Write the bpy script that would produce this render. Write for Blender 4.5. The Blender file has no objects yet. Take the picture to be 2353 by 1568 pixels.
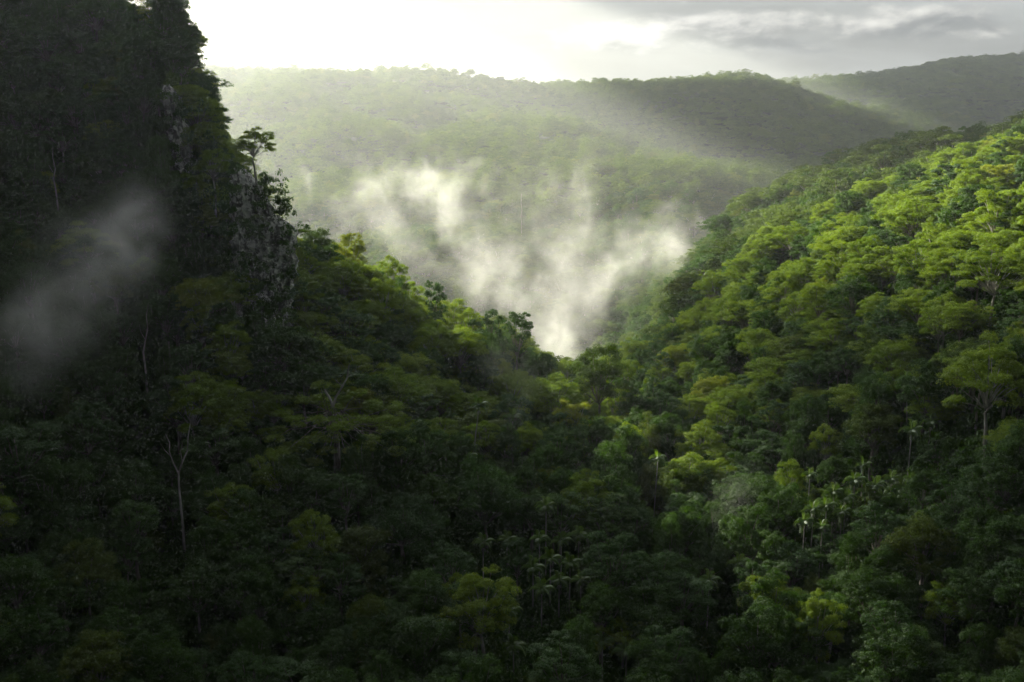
import bpy, math, random
import numpy as np
from mathutils import Vector, Matrix

# ------------------------------------------------------------------ camera, sky, sun, exposure
SC = bpy.context.scene
COL = SC.collection
F = 2523.0                     # focal length in pixels of the 2353 px wide picture
U0, V0, VH = 1176.5, 784.0, 190.0
PITCH = math.atan((V0 - VH) / F)
cd = bpy.data.cameras.new('camera'); cam = bpy.data.objects.new('camera', cd); COL.objects.link(cam)
cd.sensor_width = 36; cd.lens = 36 * F / 2353.0; cd.clip_start = 1; cd.clip_end = 40000
cam.location = (0, 0, 0); cam.rotation_euler = (math.pi / 2 - PITCH, 0, 0)
SC.camera = cam
SC.view_settings.view_transform = 'Standard'; SC.view_settings.look = 'None'
SC.view_settings.gamma = 1; SC.view_settings.exposure = 2.2
SUN_AZ, SUN_EL = math.radians(-34), math.radians(14.5)      # azimuth measured from the view direction, left negative
SD = Vector((math.sin(SUN_AZ) * math.cos(SUN_EL), math.cos(SUN_AZ) * math.cos(SUN_EL), math.sin(SUN_EL)))
sl = bpy.data.lights.new('sun', 'SUN'); so = bpy.data.objects.new('sun', sl); COL.objects.link(so)
sl.energy = 5.0; sl.angle = math.radians(0.5); sl.color = (1, 0.94, 0.74)
so.rotation_euler = SD.to_track_quat('Z', 'Y').to_euler()
cy = SC.cycles
cy.max_bounces = 5; cy.diffuse_bounces = 2; cy.glossy_bounces = 1; cy.transmission_bounces = 2
cy.volume_bounces = 1; cy.transparent_max_bounces = 8
cy.use_denoising = True; cy.caustics_reflective = False; cy.caustics_refractive = False
cy.use_adaptive_sampling = True; cy.adaptive_threshold = 0.02
cy.volume_max_steps = 256


class NT:
    """small helper to write node trees as expressions"""
    def __init__(s, tree): s.t = tree
    def n(s, typ, **kw):
        x = s.t.nodes.new(typ)
        ins = kw.pop('ins', {})
        for k, v in kw.items(): setattr(x, k, v)
        for k, v in ins.items(): s.put(x.inputs[k], v)
        return x
    def put(s, sock, v):
        if hasattr(v, 'is_output') or hasattr(v, 'links'): s.t.links.new(v, sock)
        else: sock.default_value = v
    def m(s, op, a, b=0.0, c=0.0, clamp=False):
        x = s.t.nodes.new('ShaderNodeMath'); x.operation = op; x.use_clamp = clamp
        for i, v in enumerate((a, b, c)): s.put(x.inputs[i], v)
        return x.outputs[0]
    def v(s, op, a, b=(0, 0, 0)):
        x = s.t.nodes.new('ShaderNodeVectorMath'); x.operation = op
        s.put(x.inputs[0], a)
        if op == 'SCALE': s.put(x.inputs['Scale'], b)
        else: s.put(x.inputs[1], b)
        return x.outputs['Value'] if op in ('DOT_PRODUCT', 'LENGTH', 'DISTANCE') else x.outputs[0]
    def ss(s, x, a, b, lo=0.0, hi=1.0):
        r = s.t.nodes.new('ShaderNodeMapRange'); r.interpolation_type = 'SMOOTHSTEP'
        for i, v in enumerate((x, a, b, lo, hi)): s.put(r.inputs[i], v)
        return r.outputs[0]
    def noise(s, vec, scale, detail=4, rough=.5, dist=0.0):
        r = s.t.nodes.new('ShaderNodeTexNoise')
        s.put(r.inputs['Vector'], vec); r.inputs['Scale'].default_value = scale
        r.inputs['Detail'].default_value = detail; r.inputs['Roughness'].default_value = rough
        r.inputs['Distortion'].default_value = dist
        return r.outputs[0]
    def mix(s, f, a, b, blend='MIX'):
        x = s.t.nodes.new('ShaderNodeMix'); x.data_type = 'RGBA'; x.blend_type = blend
        s.put(x.inputs[0], f)
        for i, c in ((6, a), (7, b)):
            if isinstance(c, tuple) and len(c) == 3: c = (*c, 1)
            s.put(x.inputs[i], c)
        return x.outputs[2]


def build_world():
    w = bpy.data.worlds.new('World'); SC.world = w; w.use_nodes = True
    t = w.node_tree; t.nodes.clear(); N = NT(t)
    sky = N.n('ShaderNodeTexSky', sky_type='NISHITA', sun_disc=False)
    sky.sun_elevation = SUN_EL; sky.sun_rotation = SUN_AZ; sky.altitude = 600
    sky.air_density = 1.0; sky.dust_density = 3.0; sky.ozone_density = 1.0
    d = N.v('NORMALIZE', N.n('ShaderNodeTexCoord').outputs['Generated'])
    sx = N.n('ShaderNodeSeparateXYZ', ins={0: d})
    x, y, z = sx.outputs
    az = N.m('ARCTAN2', x, y); el = N.m('ARCSINE', z)
    near = N.ss(N.v('DOT_PRODUCT', d, tuple(SD)), 0.78, 1.0)
    # thin milky cloud veil, brighter towards the sun
    cv = N.n('ShaderNodeCombineXYZ', ins={0: N.m('MULTIPLY', az, 3.0), 1: N.m('MULTIPLY', el, 16.0), 2: 0.0}).outputs[0]
    veil_n = N.ss(N.noise(cv, 1.6, 6, .55, .5), .35, .75)
    lum = N.m('MULTIPLY_ADD', N.m('MULTIPLY', N.m('POWER', near, 2.0), N.ss(el, math.radians(5), math.radians(13))), 75.0, 2.1)
    up = N.ss(el, math.radians(8), math.radians(40), 1.0, 2.0)
    back = N.ss(y, -.4, 0.8, 0.18, 1.0)
    lum = N.m('MULTIPLY', N.m('MULTIPLY', lum, up), N.m('MULTIPLY', back, N.ss(az, math.radians(-22), math.radians(8), .5, 1.0)))
    lum = N.m('MULTIPLY', lum, N.m('MULTIPLY_ADD', veil_n, .42, .76))
    vc = N.mix(near, (0.94, 0.98, 1.0), (1.0, 0.99, 0.93))
    veil = N.v('SCALE', vc, lum)
    base = N.mix(0.96, sky.outputs[0], veil)
    # cloud bank low over the far right hills
    pv = N.n('ShaderNodeCombineXYZ', ins={0: N.m('MULTIPLY', az, 20.0), 1: N.m('MULTIPLY', el, 42.0), 2: 5.7}).outputs[0]
    yv = N.m('DIVIDE', N.m('SUBTRACT', el, math.radians(2.35)), math.radians(1.15))
    xv = N.m('DIVIDE', N.m('SUBTRACT', az, math.radians(13.2)), math.radians(11.0))
    x2 = N.m('MULTIPLY', xv, xv)
    mk = N.m('SUBTRACT', 1.0, N.m('ADD', N.m('MULTIPLY', yv, yv), N.m('MULTIPLY', x2, x2)))
    big = N.noise(N.v('MULTIPLY', pv, (.30, .5, 1)), 1.0, 3, .5)
    det = N.noise(pv, 1.0, 9, .60, .15)
    det2 = N.noise(N.v('ADD', pv, (-.18, .30, 0)), 1.0, 9, .60, .15)
    bd = N.m('ADD', N.m('MULTIPLY', N.m('MAXIMUM', mk, -1.2), .13), N.m('ADD', N.m('MULTIPLY', big, .75), N.m('MULTIPLY', det, .38)))
    cov = N.ss(bd, .565, .70)
    # sunlit tops on the left, flat grey undersides
    top = N.ss(N.m('ADD', N.m('MULTIPLY', yv, .55), N.m('ADD', N.m('MULTIPLY', N.m('SUBTRACT', det, det2), 3.2), N.m('MULTIPLY', xv, -.35))), -.55, .9)
    ccol = N.mix(top, (1.0, 1.05, 1.12), (4.5, 4.4, 4.1))
    fin = N.mix(N.m('MULTIPLY', cov, .85), base, ccol)
    bg = N.n('ShaderNodeBackground', ins={'Color': fin, 'Strength': 0.05})
    o = N.n('ShaderNodeOutputWorld'); t.links.new(bg.outputs[0], o.inputs[0])
build_world()

# ------------------------------------------------------------------ helpers
def pix(u, v, Y):
    """point of the world seen at pixel (u, v) of the 2353 px wide photograph, Y metres ahead"""
    a = (u - U0) / F; b = -(v - V0) / F
    yy = b * math.sin(PITCH) + math.cos(PITCH); zz = b * math.cos(PITCH) - math.sin(PITCH)
    k = Y / yy
    return (a * k, Y, zz * k)
def unpix(x, y, z):
    f = y * math.cos(PITCH) - z * math.sin(PITCH); h = y * math.sin(PITCH) + z * math.cos(PITCH)
    return U0 + F * x / f, V0 - F * h / f
def tag(o, label=None, cat=None, group=None, kind=None):
    if label: o['label'] = label
    if cat: o['category'] = cat
    if group: o['group'] = group
    if kind: o['kind'] = kind
    return o
def mesh_np(name, V, Fq, mats, tone=None, fmat=None, smooth=False):
    """mesh from numpy arrays; Fq is a list of (n,k) index arrays"""
    me = bpy.data.meshes.new(name)
    V = np.asarray(V, np.float32)
    me.vertices.add(len(V)); me.vertices.foreach_set('co', V.ravel())
    idx = np.concatenate([f.ravel() for f in Fq]).astype(np.int32)
    cnt = np.concatenate([np.full(len(f), f.shape[1]) for f in Fq]).astype(np.int32)
    me.loops.add(len(idx)); me.loops.foreach_set('vertex_index', idx)
    me.polygons.add(len(cnt)); st = np.concatenate([[0], np.cumsum(cnt)[:-1]]).astype(np.int32)
    me.polygons.foreach_set('loop_start', st); me.polygons.foreach_set('loop_total', cnt)
    if fmat is not None: me.polygons.foreach_set('material_index', np.asarray(fmat, np.int32))
    me.polygons.foreach_set('use_smooth', np.full(len(cnt), smooth))
    if tone is not None:
        at = me.attributes.new('tone', 'FLOAT', 'POINT'); at.data.foreach_set('value', np.asarray(tone, np.float32))
    for m in mats: me.materials.append(m)
    me.update(calc_edges=True)
    return me
def link(name, data, parent=None):
    o = bpy.data.objects.new(name, data); COL.objects.link(o)
    if parent: o.parent = parent
    return o

# ------------------------------------------------------------------ materials
def new_mat(name):
    m = bpy.data.materials.new(name); m.use_nodes = True; m.node_tree.nodes.clear(); return m, NT(m.node_tree)
def leaf_mat(name, c_dark, c_mid, c_warm, transl=.42, gloss=.10):
    m, N = new_mat(name)
    tone = N.n('ShaderNodeAttribute', attribute_name='tone').outputs['Fac']
    rnd = N.n('ShaderNodeObjectInfo').outputs['Random']
    c = N.mix(N.m('MULTIPLY_ADD', tone, .6, N.m('MULTIPLY', rnd, .4)), c_dark, c_mid)
    c = N.mix(N.m('MULTIPLY', N.ss(N.m('FRACT', N.m('MULTIPLY', rnd, 7.31)), .87, 1.0), .6), c, c_warm)
    d = N.n('ShaderNodeBsdfDiffuse', ins={'Color': c})
    tc = N.mix(1.0, c, (1.6, 1.5, .35), 'MULTIPLY')
    tr = N.n('ShaderNodeBsdfTranslucent', ins={'Color': tc})
    mx = N.n('ShaderNodeMixShader', ins={0: transl, 1: d.outputs[0], 2: tr.outputs[0]})
    g = N.n('ShaderNodeBsdfGlossy', ins={'Roughness': .55, 'Color': (.75, .8, .75, 1)})
    fr = N.n('ShaderNodeFresnel', ins={'IOR': 1.4})
    m2 = N.n('ShaderNodeMixShader', ins={0: N.m('MULTIPLY', fr.outputs[0], gloss * .35), 1: mx.outputs[0], 2: g.outputs[0]})
    o = N.n('ShaderNodeOutputMaterial'); m.node_tree.links.new(m2.outputs[0], o.inputs[0])
    return m
def rough_mat(name, ca, cb, scale, bump=.5, rough=.9, ramp=(.4, .62), stretch=(1, 1, 1), detail=8, extra=None):
    m, N = new_mat(name)
    tc = N.n('ShaderNodeTexCoord').outputs['Object']
    q = N.v('MULTIPLY', tc, stretch)
    f = N.ss(N.noise(q, scale, detail, .62, .4), *ramp)
    c = N.mix(f, ca, cb)
    if extra:
        c = N.mix(N.ss(N.noise(tc, extra[0], 6, .6), extra[1], extra[2]), c, extra[3])
    bp = N.n('ShaderNodeBump', ins={'Height': N.noise(q, scale * 2.3, detail, .65), 'Strength': bump, 'Distance': .5})
    p = N.n('ShaderNodeBsdfPrincipled', ins={'Base Color': c, 'Roughness': rough, 'Normal': bp.outputs[0], 'Specular IOR Level': .25})
    o = N.n('ShaderNodeOutputMaterial'); m.node_tree.links.new(p.outputs[0], o.inputs[0])
    return m
M_LEAF = leaf_mat('rainforest_leaf', (.018, .048, .007), (.045, .105, .011), (.095, .130, .018))  # rainforest green, lowered a little to stand in for foreground shade
M_LEAF2 = leaf_mat('gum_leaf', (.085, .155, .008), (.155, .232, .020), (.205, .230, .034), .46)
M_LEAFC = leaf_mat('cool_leaf', (.018, .055, .008), (.045, .110, .014), (.070, .120, .016), .40, .14)
M_PALM = leaf_mat('palm_frond_leaf', (.060, .125, .025), (.105, .190, .040), (.120, .180, .050), .5, .3)
M_BARK = rough_mat('grey_bark', (.10, .085, .065), (.30, .28, .24), 1.2, stretch=(1, 1, .25))
M_PALE = rough_mat('pale_bark', (.20, .19, .16), (.46, .44, .39), .9, stretch=(1, 1, .3))
M_ROCK = rough_mat('lichen_rock', (.11, .11, .10), (.78, .77, .73), .55, 1.0, .85, (.44, .60), (1.3, 1.3, .45), 10, (.35, .60, .72, (.025, .035, .015, 1)))
M_GROUND = rough_mat('forest_floor', (.010, .020, .006), (.028, .050, .012), .09, .6)

# ------------------------------------------------------------------ terrain
# canopy heights read as (u, v, distance); the bare ground lies one tree below the canopy
OFF = 120.0
CP = [  # spur and mountain on the left
 (0, 0, 425), (0, 300, 345), (0, 700, 268), (0, 1100, 215), (0, 1568, 170),
 (250, 0, 400), (250, 200, 352), (250, 400, 314), (250, 800, 258), (250, 1200, 215), (300, 1568, 178),
 (400, 50, 345), (380, -30, 362), (250, -60, 415), (80, -70, 450), (440, 220, 345), (505, 330, 345), (570, 500, 350), (610, 560, 356), (430, 330, 318), (420, 600, 290), (500, 900, 250), (550, 1200, 218), (650, 1568, 182),
 (545, 500, 318), (640, 590, 320), (590, 700, 290),
 (740, 600, 345), (860, 640, 372), (935, 725, 385), (1000, 768, 380), (1100, 780, 372), (1215, 858, 385), (1300, 900, 430), (1370, 872, 470),
 (700, 700, 300), (850, 800, 305), (1000, 850, 312), (760, 960, 248), (1100, 1000, 280), (1100, 1130, 240), (1300, 950, 330),
 (1300, 1200, 228), (1000, 1400, 192), (1250, 1568, 172), (1600, 1300, 210), (1700, 1568, 175), (900, 1150, 225), (1450, 1050, 285),
 # slope on the right
 (2200, 600, 300), (2353, 600, 275), (2300, 900, 225), (2353, 1200, 185), (2200, 1400, 182), (2353, 1568, 160), (2000, 1180, 225),
 (2100, 1000, 240), (1900, 1010, 275), (1700, 1120, 265), (1950, 1500, 178), (1700, 940, 330), (1900, 800, 310), (1500, 900, 370), (1430, 825, 470), (1600, 760, 430),
 (1560, 640, 520), (1700, 640, 440), (1800, 540, 440), (1950, 515, 425), (2060, 455, 430), (2200, 402, 420), (2353, 358, 400),
 (1640, 520, 640), (1720, 460, 690), (1820, 410, 700), (2000, 350, 650), (2120, 318, 620), (2300, 312, 560), (2420, 300, 500), (2000, 440, 520), (2150, 390, 500),
 # valley behind the mist and the far plateau
 (700, 470, 1150), (700, 400, 1350), (900, 560, 900), (1200, 700, 760), (1200, 640, 830), (1200, 500, 1030), (1200, 400, 1350), (1000, 400, 1350), (900, 300, 1750),
 (1400, 640, 850), (1400, 500, 1050), (1500, 560, 900), (1600, 450, 1080), (700, 280, 1800), (1200, 300, 1800), (1200, 235, 2150), (800, 210, 2250), (600, 200, 2250),
 (470, 150, 2600), (650, 163, 2550), (900, 172, 2500), (1030, 178, 2500), (1176, 187, 2500), (1350, 185, 2450), (1500, 176, 2350), (1650, 175, 2250), (1740, 185, 2150), (1810, 205, 2100), (1900, 238, 2050), (2060, 290, 1900),
 (1300, 292, 1750), (1150, 270, 1900), (1000, 262, 1950), (1400, 318, 1500), (1600, 362, 1380), (1810, 408, 1250), (1640, 385, 1650), (1450, 330, 1750), (1500, 262, 2000), (1700, 300, 1850), (1820, 380, 1650),
 (1850, 195, 3500), (1900, 172, 3700), (2050, 172, 3800), (2160, 146, 3800), (2240, 138, 3800), (2353, 152, 3700), (2100, 240, 2900), (2250, 220, 3100), (1930, 250, 2700), (2450, 150, 3700), (2450, 300, 2600), (1850, 228, 2800),
]
TREE_H = 15.0
pts = []
for u, v, Y in CP:
    x, y, z = pix(u, v, Y); pts.append((x, y, z - TREE_H))
pts += [  # ground outside the picture and behind crests (metres)
 (-260, 480, 125), (-200, 420, 68), (-330, 400, 190), (-420, 560, 190), (-300, 640, 45), (-220, 620, -20), (-170, 560, -50), (-420, 760, 60), (-260, 800, -70),
 (-260, 300, 60), (-330, 200, 70), (-200, 200, -20), (-150, 120, -50), (-400, 60, 40), (-120, 0, -75), (0, 60, -118), (0, -80, -110), (120, 40, -95), (-200, -80, -40),
 (200, 150, -30), (260, 0, 0), (300, 260, 40), (400, 400, 60), (350, 120, 50), (500, 600, 30), (330, 500, 20), (200, -80, -40), (600, 200, 80),
 (-120, 432, -78), (-158, 478, -60), (-205, 540, -50), (-95, 405, -80), (-100, 480, -105), (-60, 480, -115), (0, 480, -128), (60, 520, -165), (100, 600, -175), (-100, 600, -160), (0, 650, -185), (60, 720, -185), (-200, 900, -190), (-350, 1000, -190), (-600, 900, -80),
 (200, 950, -190), (330, 850, -150), (450, 1000, -185), (600, 1200, -190), (400, 1250, -170), (700, 1500, -190), (600, 850, -90), (900, 900, -60),
 (900, 3000, -120), (300, 3200, -80), (-300, 3300, -90), (1100, 2500, -140), (1300, 3000, -120), (-900, 2700, 20), (-1300, 2600, 20), (-900, 3500, -60), (-900, 1500, -90), (-1400, 1500, 0),
 (1500, 5000, 0), (2200, 4200, 60), (0, 6000, -100), (-2500, 5000, -50), (3000, 6000, 0), (0, 9000, -120), (3000, 9000, -120), (-4000, 9000, -120), (2000, 2500, -40), (2500, 3000, 40), (1600, 1500, 0),
]
P = np.array(pts)
def warp(x, y):
    w = np.maximum(y, -100) + OFF
    return x / w * 2.4, np.log(w), w
cx, cyy, cw = warp(P[:, 0], P[:, 1]); CZ = P[:, 2] / cw
D = np.hypot(cx[:, None] - cx[None], cyy[:, None] - cyy[None])
W = np.linalg.solve(np.block([[D + np.eye(len(P)) * -0.004, np.ones((len(P), 1))], [np.ones((1, len(P))), np.zeros((1, 1))]]), np.append(CZ, 0))
def vnoise(x, y, s, seed):
    """smooth value noise on a lattice of s metres"""
    gx, gy = x / s, y / s; ix, iy = np.floor(gx).astype(np.int64), np.floor(gy).astype(np.int64)
    fx, fy = gx - ix, gy - iy; fx = fx * fx * (3 - 2 * fx); fy = fy * fy * (3 - 2 * fy)
    def h(a, b):
        n = (a * 374761393 + b * 668265263 + seed * 1442695041) & 0x7fffffff
        n = ((n ^ (n >> 13)) * 1274126177) & 0x7fffffff
        return ((n ^ (n >> 16)) & 0xffff) / 65535.0 * 2 - 1
    return (h(ix, iy) * (1 - fx) + h(ix + 1, iy) * fx) * (1 - fy) + (h(ix, iy + 1) * (1 - fx) + h(ix + 1, iy + 1) * fx) * fy
def ground(x, y):
    x = np.atleast_1d(np.asarray(x, float)); y = np.atleast_1d(np.asarray(y, float)); out = np.empty(len(x))
    for i in range(0, len(x), 20000):
        xs, ys = x[i:i + 20000], y[i:i + 20000]; a, b, w = warp(xs, ys)
        d = np.sqrt((a[:, None] - cx[None]) ** 2 + (b[:, None] - cyy[None]) ** 2)
        z = (d @ W[:-1] + W[-1]) * w
        far = np.clip((ys - 500) / 900, 0, 1)
        z += vnoise(xs, ys, 34, 3) * 1.8 + vnoise(xs, ys, 150, 5) * (1 + 6 * far) + vnoise(xs, ys, 330, 9) * 15 * far + vnoise(xs, ys, 75, 11) * 4 * far - (1 - np.abs(vnoise(xs + .4 * ys, ys * .5, 150, 21))) ** 3 * 24 * far
        out[i:i + 20000] = np.clip(z, -235, None) - np.maximum(z - 230, 0) * .85
    return out

NA, NB = 340, 420
aa = np.concatenate([np.linspace(-3.2, -.75, 60), np.linspace(-.75, .75, NA - 120 + 2)[1:-1], np.linspace(.75, 3.2, 60)])
bb = np.linspace(math.log(22), math.log(4650), NB)
A, B = np.meshgrid(aa, bb, indexing='xy')
def squeeze(w): return np.minimum(1.0, (450 + .75 * w) / w / 3.2)
Wd = np.exp(B); TX = (A * squeeze(Wd) * Wd).ravel(); TY = (Wd - OFF).ravel()
TZ = ground(TX, TY)
na = len(aa)
i0 = (np.arange(NB - 1)[:, None] * na + np.arange(na - 1)[None]).ravel()
quads = np.stack([i0, i0 + 1, i0 + na + 1, i0 + na], 1)
tag(link('ground', mesh_np('ground', np.stack([TX, TY, TZ], 1), [quads], [M_GROUND], smooth=True)), kind='structure')

# visibility of canopy points from the camera (with a margin so a step aside still finds trees)
HT_A, HT_B = np.meshgrid(np.linspace(-.75, .75, 240), np.linspace(math.log(22), math.log(4650), 320), indexing='xy')
def visible(x, y, ztop, lift, ox=0.0):
    n = 60; ok = np.ones(len(x), bool)
    gz = TZ.reshape(NB, na)
    for k in range(4, n):
        t = (k / n) ** 1.0
        px, py = ox + (x - ox) * t, y * t
        w = py + OFF; bi = (np.log(w) - bb[0]) / (bb[1] - bb[0]); ai = np.interp(px / w / squeeze(w), aa, np.arange(na))
        b0 = np.clip(bi.astype(int), 0, NB - 2); a0 = np.clip(ai.astype(int), 0, na - 2)
        g = gz[b0, a0] + 10
        near = (1 - t) * np.hypot(x, y) < 25
        ok &= near | (g < (ztop + lift) * t)
    return ok

# ------------------------------------------------------------------ tree generator
def rand_dirs(rng, n, zmin=-1.0, zmax=1.0):
    z = rng.uniform(zmin, zmax, n); a = rng.uniform(0, 2 * math.pi, n); r = np.sqrt(1 - z * z)
    return np.stack([r * np.cos(a), r * np.sin(a), z], 1)
def leaf_quads(rng, Pn, Nn, L, asp=.55, bend=.18):
    n = len(Pn)
    r = rng.normal(size=(n, 3)); t = np.cross(Nn, r); t /= np.linalg.norm(t, axis=1, keepdims=True) + 1e-9
    b = np.cross(Nn, t); l = (L * rng.uniform(.6, 1.35, n))[:, None]
    V = np.stack([Pn - t * l * .5, Pn + b * l * asp * .5 - Nn * l * bend * .0, Pn + t * l * .5 - Nn * l * bend, Pn - b * l * asp * .5], 1).reshape(-1, 3)
    return V, np.arange(4 * n).reshape(n, 4)
def crown_np(rng, lobes, lobe_flat, n_cl, cl_r, cl_flat, n_lf, L, up=.35, spread=1.0, droop=0.0):
    """lobes (k,4: x,y,z,r) -> clumps on each lobe -> leaves on each clump; returns verts, quads, tone"""
    PP, NN, TT = [], [], []
    for lx, ly, lz, lr in lobes:
        k = max(3, int(n_cl * rng.uniform(.8, 1.25)))
        d = rand_dirs(rng, k, -.45, 1.0)
        c = np.array([lx, ly, lz]) + d * np.array([lr, lr, lr * lobe_flat]) * rng.uniform(.75, 1.08, (k, 1)) * spread
        lt = rng.uniform(0, .5)
        for j in range(k):
            m = int(n_lf * rng.uniform(.7, 1.3)); cr = cl_r * rng.uniform(.65, 1.35)
            e = rand_dirs(rng, m, -.35, 1.0)
            rad = rng.uniform(.55, 1.0, (m, 1)) ** .5
            p = c[j] + e * np.array([cr, cr, cr * cl_flat]) * rad
            if droop: p[:, 2] -= droop * rng.uniform(0, 1, m) ** 2 * cr
            nn = e * np.array([1, 1, 1 / cl_flat]); nn /= np.linalg.norm(nn, axis=1, keepdims=True)
            nn = nn + rng.normal(size=(m, 3)) * .27 + np.array([0, 0, up]); nn /= np.linalg.norm(nn, axis=1, keepdims=True)
            PP.append(p); NN.append(nn); TT.append(np.clip(lt + rng.uniform(0, .25) + rng.uniform(0, .3, m), 0, 1))
    Pn, Nn, T = np.concatenate(PP), np.concatenate(NN), np.concatenate(TT)
    V, Q = leaf_quads(rng, Pn, Nn, L)
    return V, Q, np.repeat(T, 4)
def tube_np(path, rad, sides=6):
    path = np.asarray(path, float); n = len(path); V = []
    for i in range(n):
        d = path[min(i + 1, n - 1)] - path[max(i - 1, 0)]; d /= np.linalg.norm(d) + 1e-9
        u = np.cross(d, (0, 1, 0) if abs(d[1]) < .9 else (1, 0, 0)); u /= np.linalg.norm(u); v = np.cross(d, u)
        a = np.arange(sides) / sides * 2 * math.pi
        V.append(path[i] + rad[i] * (np.cos(a)[:, None] * u + np.sin(a)[:, None] * v))
    V = np.concatenate(V); Q = []
    for i in range(n - 1):
        for k in range(sides):
            Q.append((i * sides + k, i * sides + (k + 1) % sides, (i + 1) * sides + (k + 1) % sides, (i + 1) * sides + k))
    return V, np.array(Q)
def join_np(parts):
    V, Q, T, M, o = [], [], [], [], 0
    for v, q, t, m in parts:
        V.append(v); Q.append(q + o); o += len(v)
        T.append(np.full(len(v), .5) if t is None else t); M.append(np.full(len(q), m))
    return np.concatenate(V), np.concatenate(Q), np.concatenate(T), np.concatenate(M)
def wob(rng, a, b, n, amp, sag=0.0):
    a, b = np.array(a, float), np.array(b, float); t = np.linspace(0, 1, n)[:, None]
    p = a + (b - a) * t + np.cumsum(rng.normal(size=(n, 3)) * amp, 0) * (t * (1 - t) * 4)
    p[:, 2] += sag * (t[:, 0] * (1 - t[:, 0])) * 4
    p[0] = a; p[-1] = b
    return p
def lobes_on(rng, n, R, H, zc, zmin, lr, jit=.15, inner=0):
    L = []; g = math.pi * (3 - math.sqrt(5)); ph = rng.uniform(0, 6)
    for i in range(n):
        z = 1 - (i + .5) / n * (1 - zmin); r = math.sqrt(max(0, 1 - z * z)); a = ph + g * i
        k = rng.uniform(.72, 1.12)
        L.append((R * r * math.cos(a) * k + rng.normal() * jit * R * .5, R * r * math.sin(a) * k + rng.normal() * jit * R * .5, zc + H * z * k + rng.normal() * jit * H * .4, lr * rng.uniform(.7, 1.3)))
    for i in range(inner):
        L.append((rng.normal() * R * .3, rng.normal() * R * .3, zc + rng.uniform(-.1, .5) * H, lr * 1.1))
    return L
# kind: R, H, zc(crown centre height), zmin, lobes, lobe radius, lobe flat, inner, clump radius, clump flat, leaf length, up, droop
KINDS = {
 'round':  dict(R=4.6, H=4.6, zc=12.5, zmin=-.35, n=15, lr=1.9, lf=.75, inner=3, cr=.95, cf=.6, L=.34, up=.2, droop=.2, mat='a'),
 'spread': dict(R=6.0, H=4.4, zc=12.8, zmin=-.05, n=22, lr=1.9, lf=.6, inner=3, cr=1.0, cf=.42, L=.33, up=.3, droop=.1, mat='b'),
 'gum':    dict(R=5.2, H=5.6, zc=13.5, zmin=-.35, n=20, lr=1.45, lf=.6, inner=2, cr=.85, cf=.5, L=.31, up=.15, droop=.3, mat='b'),
 'column': dict(R=2.9, H=8.0, zc=9.5, zmin=-.85, n=26, lr=1.6, lf=.9, inner=5, cr=.85, cf=.8, L=.30, up=.2, droop=.9, mat='a'),
 'open':   dict(R=4.6, H=5.0, zc=12.0, zmin=-.35, n=17, lr=1.35, lf=.6, inner=1, cr=.8, cf=.45, L=.30, up=.5, droop=.1, mat='c'),
 'dome':   dict(R=6.4, H=5.4, zc=8.0, zmin=.05, n=26, lr=2.2, lf=.8, inner=6, cr=1.0, cf=.8, L=.28, up=.3, droop=.7, mat='c'),
 'ragged': dict(R=4.8, H=6.0, zc=11.5, zmin=-.5, n=17, lr=1.6, lf=.7, inner=3, cr=.9, cf=.6, L=.36, up=.3, droop=.5, mat='a'),
}
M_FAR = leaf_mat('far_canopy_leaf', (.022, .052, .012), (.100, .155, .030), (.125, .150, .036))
MATK = {'a': M_LEAF, 'b': M_LEAF2, 'c': M_LEAFC}
def make_tree(kind, seed, lod):
    k = KINDS[kind]; rng = np.random.default_rng(seed)
    lobes = lobes_on(rng, k['n'], k['R'], k['H'], k['zc'], k['zmin'], k['lr'], inner=k['inner'])
    ncl, nlf, ls = ((12, 105, .80), (7, 40, 1.45), (5, 15, 2.4))[lod]
    cr = k['cr'] * (1, 1.2, 1.5)[lod]
    V, Q, T = crown_np(rng, lobes, k['lf'], ncl, cr, k['cf'], nlf, k['L'] * ls, k['up'], droop=k['droop'])
    tp = []
    H0 = k['zc'] - .1 * k['H']; lean = rng.normal(size=2) * .5
    fork = np.array([lean[0], lean[1], H0 * .74])
    tr = .32 * rng.uniform(.8, 1.2)
    if lod < 2:
        tp.append(tube_np(wob(rng, (0, 0, -3), fork, 7, .10), np.linspace(tr * 1.5, tr * .75, 7), 8 if lod == 0 else 5))
        nb = lobes if lod == 0 else lobes[::3]
        for (x, y, z, r) in nb:
            mid = fork + (np.array([x, y, z]) - fork) * rng.uniform(.0, .3)
            mid[:2] *= .6
            tp.append(tube_np(wob(rng, mid, (x, y, z), 6, .14, .4), np.linspace(tr * .42, .035, 6), 5 if lod == 0 else 3))
    else:
        tp.append(tube_np([(0, 0, -3), fork * .8], [tr * 1.0, tr * .4], 4))
    Vt, Qt, Tt, _ = join_np([(v, q, None, 0) for v, q in tp])
    return (V, Q, T), (Vt, Qt)
LODK = list(KINDS)
PROTO = {}      # near meshes: kind -> list of (crown mesh, trunk mesh)
for ki, k in enumerate(LODK):
    PROTO[k] = []
    for s in range(3 if k in ('round', 'gum', 'spread', 'ragged') else 2):
        (V, Q, T), (Vt, Qt) = make_tree(k, 100 * ki + s, 0)
        cm = mesh_np(k + '_crown', V, [Q], [MATK[KINDS[k]['mat']]], T)
        tm = mesh_np(k + '_trunk', Vt, [Qt], [M_PALE if k == 'gum' else M_BARK], smooth=True)
        PROTO[k].append((cm, tm))

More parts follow.
